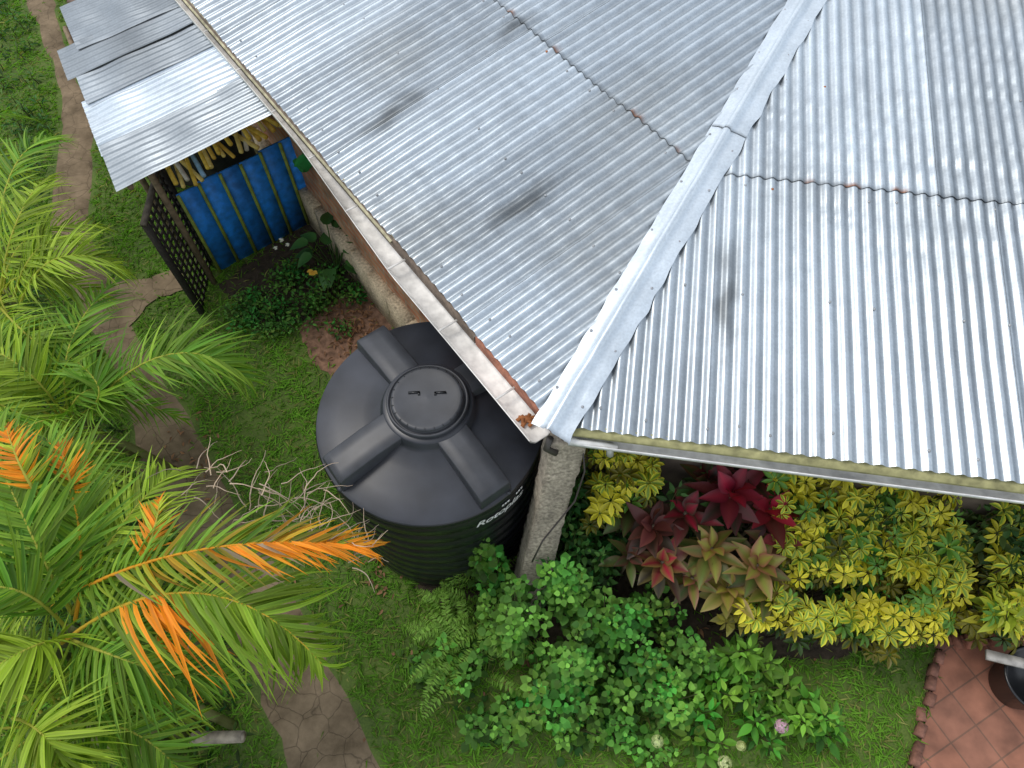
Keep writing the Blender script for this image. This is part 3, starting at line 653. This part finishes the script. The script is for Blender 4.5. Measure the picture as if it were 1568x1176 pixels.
def frond(b,p0,p1,p2,L,n=40,W=.022,cf=None,T=None,vup=.25,rach=(.2,.2,.05),rr=.008,a0=.5,a1=1.2,t0=.12,wob=.12):
    p0,p1,p2=[np.array(q,float) for q in (p0,p1,p2)]; ctl=2*p1-.5*(p0+p2)
    cur=lambda t:(1-t)[:,None]**2*p0+2*((1-t)*t)[:,None]*ctl+t[:,None]**2*p2
    tt=np.linspace(0,1,14); tube(b,cur(tt),np.linspace(rr,rr*.25,14),rach,5,False)
    for sg in (-1,1):
        t=np.clip(np.linspace(t0,1,n)+rng.normal(0,.3/n,n),0,1)
        P=cur(t); Tn=unit(2*(1-t)[:,None]*(ctl-p0)+2*t[:,None]*(p2-ctl)); up=np.array([0,0,1.]); S=unit(np.cross(Tn,up)); U=np.cross(S,Tn)
        al=a0+(a1-a0)*t**1.5+rng.normal(0,wob*.6,n); D=S*sg*np.cos(al)[:,None]+Tn*np.sin(al)[:,None]+U*(vup*(1-.4*t)+rng.normal(0,wob,n))[:,None]
        pr=(np.sin(np.pi*(.14+.76*t))**.7)
        ll=L*pr*rng.uniform(.75,1.12,n)
        C1,C2=cf(n,t,sg); inst(b,T,P,D,unit(U+rng.normal(0,.25,(n,3))),ll,W*(.6+.4*pr),C1,C2)
def fernc(n,t,sg):
    c=np.array([.18,.34,.05])*rng.uniform(.6,1.3,(n,1)); return c,c
for k in range(50):
    px=rng.uniform(690,760); py=rng.uniform(900,1040); c=site(px,py,.05); a=rng.uniform(0,6.28); l=rng.uniform(.3,.5)
    d=np.array([math.cos(a),math.sin(a),0])
    if px<715: d[0]=-abs(d[0])
    frond(b,c,c+d*l*.5+[0,0,l*.75],c+d*l+[0,0,l*.45],.05,26,.014,fernc,fl,.05,(.16,.17,.05),.003,.1,.6,.1)
b.obj('sword_fern',leafg)
b=B(); bl=[(385,455,.15,.18),(440,415,.25,.22),(500,420,.35,.2),(420,480,.15,.25),(370,475,.12,.2),(540,440,.2,.12),(470,460,.25,.2),(520,500,.1,.1)]
tp,bs_=blobtips(bl,170,.05); tp[:,2]=np.abs(tp[:,2]); shoots(b,tp,bs_,10,.12,oval,.05,.026,colg((.07,.22,.035)),(-.1,.5)); b.obj('low_bedding_plants',leafg)
b=B(); taro=tmpl([.25,.5,.5,.4,.22,.02],.3,.3)
c=site(505,385,.35); n=16; a=rng.uniform(0,6.28,n); P=c+np.stack([.18*np.cos(a),.18*np.sin(a),rng.uniform(-.1,.2,n)],1)
inst(b,taro,P,np.stack([np.cos(a),np.sin(a),rng.uniform(-.3,.2,n)],1),np.array([0,0,1.]),.20,.13,np.array([.045,.13,.03])*rng.uniform(.7,1.6,(n,1)))
for p in P: tube(b,[c*[1,1,0],p],.006,(.06,.12,.03),4,False)
c=site(478,250,1.15); n=12; a=rng.uniform(0,6.28,n); inst(b,taro,c+rng.normal(0,.06,(n,3)),np.stack([np.cos(a),np.sin(a),0*a],1),np.array([0,-.3,1.]),.14,.11,np.array([.04,.32,.08])*rng.uniform(.7,1.3,(n,1)))
b.obj('elephant_ear_plant',leafs)
b=B()
for px,py,z,c_,r in ((480,415,.45,(.75,.5,.08),.06),(430,368,.5,(.8,.8,.8),.03),(440,375,.5,(.8,.8,.8),.025),(422,380,.5,(.8,.8,.8),.025)):
    c=site(px,py,z); n=10; a=rng.uniform(0,6.28,n); inst(b,leaflet,np.repeat(c[None],n,0),np.stack([np.cos(a),np.sin(a),.3+0*a],1),np.array([0,0,1.]),r,r*.6,c_)
b.obj('garden_flowers',leafg)
b=B(); P=[]
for (px,py,sx,sy,k) in ((540,500,45,40,240),(200,1000,300,300,60),(580,880,25,30,30),(300,700,60,60,40),(760,1000,120,40,60),(1200,980,250,40,60)):
    for _ in range(k): P.append(site(px+rng.normal(0,sx*.6),py+rng.normal(0,sy*.6),0)+[0,0,.03])
P=np.array(P); n=len(P); a=rng.uniform(0,6.28,n)
inst(b,oval,P,np.stack([np.cos(a),np.sin(a),rng.normal(0,.2,n)],1),np.array([0,0,1.])+rng.normal(0,.3,(n,3)),rng.uniform(.03,.07,n),rng.uniform(.012,.025,n),np.array([.25,.13,.07])*rng.uniform(.5,1.5,(n,1)))
b.obj('leaf_litter',leafg)
# ---------------------------------------------------------------- palms
pl=tmpl([.35,.5,.45,.33,.18,.02],.03,.30); pl2=tmpl([.35,.5,.45,.33,.18,.02],.03,.60)
def pc(kind):
    def f(n,t,sg):
        g=np.array([.12,.29,.030]); y=np.array([.40,.50,.045]); o=np.array([.85,.30,.018]); dr=np.array([.45,.36,.25])
        r=rng.uniform(.5,1.35,(n,1)); q=rng.random((n,1))
        g=g*(1-.45*q)+y*.45*q
        if kind=='g': c=g*r
        elif kind=='y': c=(g*.45+y*.55)*r
        elif kind=='go': 
            m=np.clip((t-.42)*2.2+rng.normal(0,.30,n)+(.40 if sg>0 else -.30),0,1)[:,None]; c=(g*(1-m)+o*m)*r
            b_=rng.random((n,1))<.08; c=np.where(b_,dr*r,c)
        elif kind=='o': m=(rng.random((n,1))<.7); c=np.where(m,o,y)*r
        elif kind=='ob':
            m=(np.exp(-((t-.33)/.08)**2)*(sg>0)>rng.random(n)*.9)[:,None]; c=np.where(m,o,g*.7+y*.3)*r
        elif kind=='d': c=dr*r
        return c*.8,c*1.05
    return f
def F_(b,a,m,t,L,kind,n=44,W=.024,T=pl,**k):
    vu=k.pop('vup',.22); frond(b,site(*a),site(*m),site(*t),L*1.2,int(n*.95),W*.9,pc(kind),T,rach=k.pop('rach',(.45,.45,.07)),rr=k.pop('rr',.011),vup=vu,wob=.13,**k)
def dry(b,c,n,L,spread):
    for _ in range(n):
        p=c+rng.normal(0,1,3)*spread; a=rng.uniform(0,6.28); pts=[p]; d=unit(np.array([math.cos(a)*.6+.4,math.sin(a)*.6+.5,rng.uniform(-.2,.6)]))
        for i in range(8):
            d=unit(d+rng.normal(0,.2,3)+[0,0,-.10]); pts.append(pts[-1]+d*L/8)
        tube(b,pts,np.linspace(.0035,.001,9),np.array([.58,.46,.38])*rng.uniform(.5,1.2),4,False)
def rnd_fronds(b,cx,cy,z,n,l,L,kind='g',lift=.3):
    c=site(cx,cy,z)
    for i in range(n):
        a=(i/n*6.28+rng.uniform(-.3,.3)); ll=l*rng.uniform(.75,1.15); d=np.array([math.cos(a),math.sin(a),0]); h=rng.uniform(.1,lift)
        p0=c+d*.03; p1=c+d*ll*.5+[0,0,h]; p2=c+d*ll+[0,0,h-rng.uniform(.2,.5)]
        frond(b,p0,p1,p2,L*1.15,38,.018,pc(kind if rng.random()<.7 else 'y'),pl,rach=(.45,.45,.07),rr=.010,wob=.13)
def canes(b,cx,cy,z,n,r=.03,sp=.15):
    c=site(cx,cy,z)
    for _ in range(n):
        o=rng.normal(0,sp,2); e=rng.normal(0,.04,2); tube(b,[(c[0]+o[0],c[1]+o[1],0),(c[0]+o[0]*.6,c[1]+o[1]*.6,z*.5),(c[0]+e[0],c[1]+e[1],z)],[r*1.3,r,r*.7],np.array([.24,.25,.10])*rng.uniform(.6,1.2),8)
b=B()
F_(b,(95,985,2.0),(300,908,2.45),(492,1016,2.1),.42,'ob',76,.028,vup=.05,T=pl2,rach=(.65,.45,.05))
F_(b,(80,930,2.0),(290,845,2.55),(560,838,2.45),.28,'go',74,.022,rach=(.75,.36,.03),a0=.7,a1=1.3)
F_(b,(110,940,2.0),(40,800,2.5),(-30,640,2.5),.38,'g',60,.027)
F_(b,(115,950,2.0),(120,800,2.4),(70,670,2.4),.36,'g',58,.025,rach=(.7,.38,.03))
F_(b,(110,940,2.0),(190,800,2.4),(270,720,2.2),.28,'y',46,.022)
F_(b,(100,960,2.0),(10,900,2.4),(-90,930,2.3),.36,'g',50,.026)
F_(b,(100,980,2.0),(30,1000,2.3),(-60,1060,2.1),.38,'y',50,.026)
F_(b,(110,980,2.0),(190,1010,2.2),(300,1050,1.7),.30,'g',50,.024)
F_(b,(60,760,2.5),(30,710,2.65),(10,655,2.6),.16,'o',30,.018); F_(b,(110,760,2.4),(105,725,2.5),(90,685,2.5),.14,'o',22,.017)
F_(b,(215,870,2.4),(235,815,2.5),(245,765,2.45),.14,'o',24,.017)
F_(b,(250,925,2.3),(240,965,2.2),(245,1030,2.0),.14,'o',22,.017,T=pl2)
dry(b,site(480,805,2.45),30,.24,.08); dry(b,site(400,770,2.4),22,.26,.10); dry(b,site(330,960,2.2),18,.24,.07); dry(b,site(545,845,2.4),16,.18,.04); dry(b,site(310,750,2.4),12,.22,.08)
canes(b,100,975,1.95,7)
b.obj('palm_tree',palm)
b=B()
F_(b,(120,650,1.3),(250,545,1.75),(380,580,1.5),.36,'g',64,.024)
F_(b,(110,640,1.3),(150,590,1.7),(60,520,1.6),.3,'g',46,.022)
F_(b,(110,640,1.3),(110,520,1.75),(190,420,1.5),.32,'g',50,.022)
F_(b,(100,640,1.3),(30,560,1.8),(-60,520,1.6),.34,'y',50,.024)
F_(b,(110,650,1.3),(130,600,1.6),(210,600,1.3),.22,'g',40,.020)
F_(b,(100,650,1.3),(50,650,1.7),(-20,700,1.4),.3,'g',46,.022)
rnd_fronds(b,90,640,1.15,7,.75,.26); canes(b,100,640,1.25,6)
b.obj('palm_tree',palm)
b=B()
F_(b,(30,470,1.5),(90,395,1.95),(195,415,1.6),.32,'y',50,.022); F_(b,(20,460,1.5),(60,380,1.9),(120,370,1.6),.3,'y',46,.022)
F_(b,(0,450,1.5),(30,330,2.0),(80,270,1.7),.3,'y',46,.022); F_(b,(-10,440,1.5),(20,260,1.9),(95,215,1.7),.3,'g',46,.022)
F_(b,(0,470,1.5),(50,520,1.8),(110,560,1.4),.3,'g',46,.022)
rnd_fronds(b,0,450,1.4,7,.85,.3,'y'); canes(b,0,450,1.45,6)
rnd_fronds(b,-100,260,1.3,7,.9,.3,'g'); canes(b,-100,260,1.3,4)
b.obj('palm_tree',palm)
b=B()
F_(b,(90,1110,1.6),(200,1040,1.95),(355,1040,1.6),.30,'g',50,.022); F_(b,(90,1110,1.6),(200,1120,1.8),(290,1200,1.4),.3,'g',50,.022)
F_(b,(90,1110,1.6),(60,1040,2.0),(-30,1010,1.8),.30,'y',50,.024); F_(b,(90,1110,1.6),(80,1180,2.0),(10,1260,1.7),.34,'y',50,.026)
F_(b,(95,1100,1.6),(160,1000,1.9),(200,930,1.6),.3,'g',50,.022); F_(b,(20,1100,1.8),(60,1120,2.2),(100,1170,2.0),.3,'y',46,.026)
rnd_fronds(b,80,1110,1.5,6,.85,.3); canes(b,80,1110,1.55,6)
b.obj('palm_tree',palm)
b=B(); rnd_fronds(b,0,820,1.2,8,.9,.3); canes(b,0,820,1.2,5); rnd_fronds(b,-60,620,1.5,6,.9,.3,'y'); canes(b,-60,620,1.5,4)
b.obj('palm_tree',palm)
b=B(); p=site(300,1130,.25); q=site(372,1128,.35)
tube(b,[p*[1,1,0],p,p*.6+q*.4,q],[.05,.048,.042,.04],(.30,.26,.20),12); tube(b,[q,q+unit(q-p)*.004],[.035,.001],(.38,.33,.26),12)
b.obj('cut_palm_stump',woodm)
b=B(); tips=[]
for _ in range(380):
    i=rng.integers(30,139); d=.10+rng.uniform(.02,1.3)**1.2; p=A[i]-[d,0.0]; tips.append((p[0],p[1],rng.uniform(.05,.22)))
tips=np.array(tips); shoots(b,tips,tips*[1,1,0],9,.15,lance,.09,.024,colg((.06,.15,.03)),(-.2,.6)); b.obj('path_edge_undergrowth',leafg)
# ---------------------------------------------------------------- potted plant on the patio
pot=empty('potted_plant'); b=B(); c=site(1545,1050,0)
lathe(b,[(.0005,.0),(.17,.0),(.22,.30),(.235,.31),(.235,.325),(.215,.325),(.205,.29),(.0005,.27)],c+[0,0,.034],(.02,.02,.022),40); b.obj('pot',mt,pot,True)
b=B(); box(b,site(1550,1012,.42),(.36,.07,.03),(1,-.25,0),(.42,.40,.37)); b.obj('board',woodm,pot)
b=B(); tips=np.array([site(1535,925,.85)+[rng.normal(0,.09),rng.normal(0,.07),rng.normal(0,.08)] for _ in range(12)]); shoots(b,tips,np.repeat((c+[0,.25,.1])[None],12,0),10,.2,oval,.12,.045,colg((.46,.52,.05),.3,1.2,.6),(-.1,.5)); b.obj('foliage',leafs,pot)
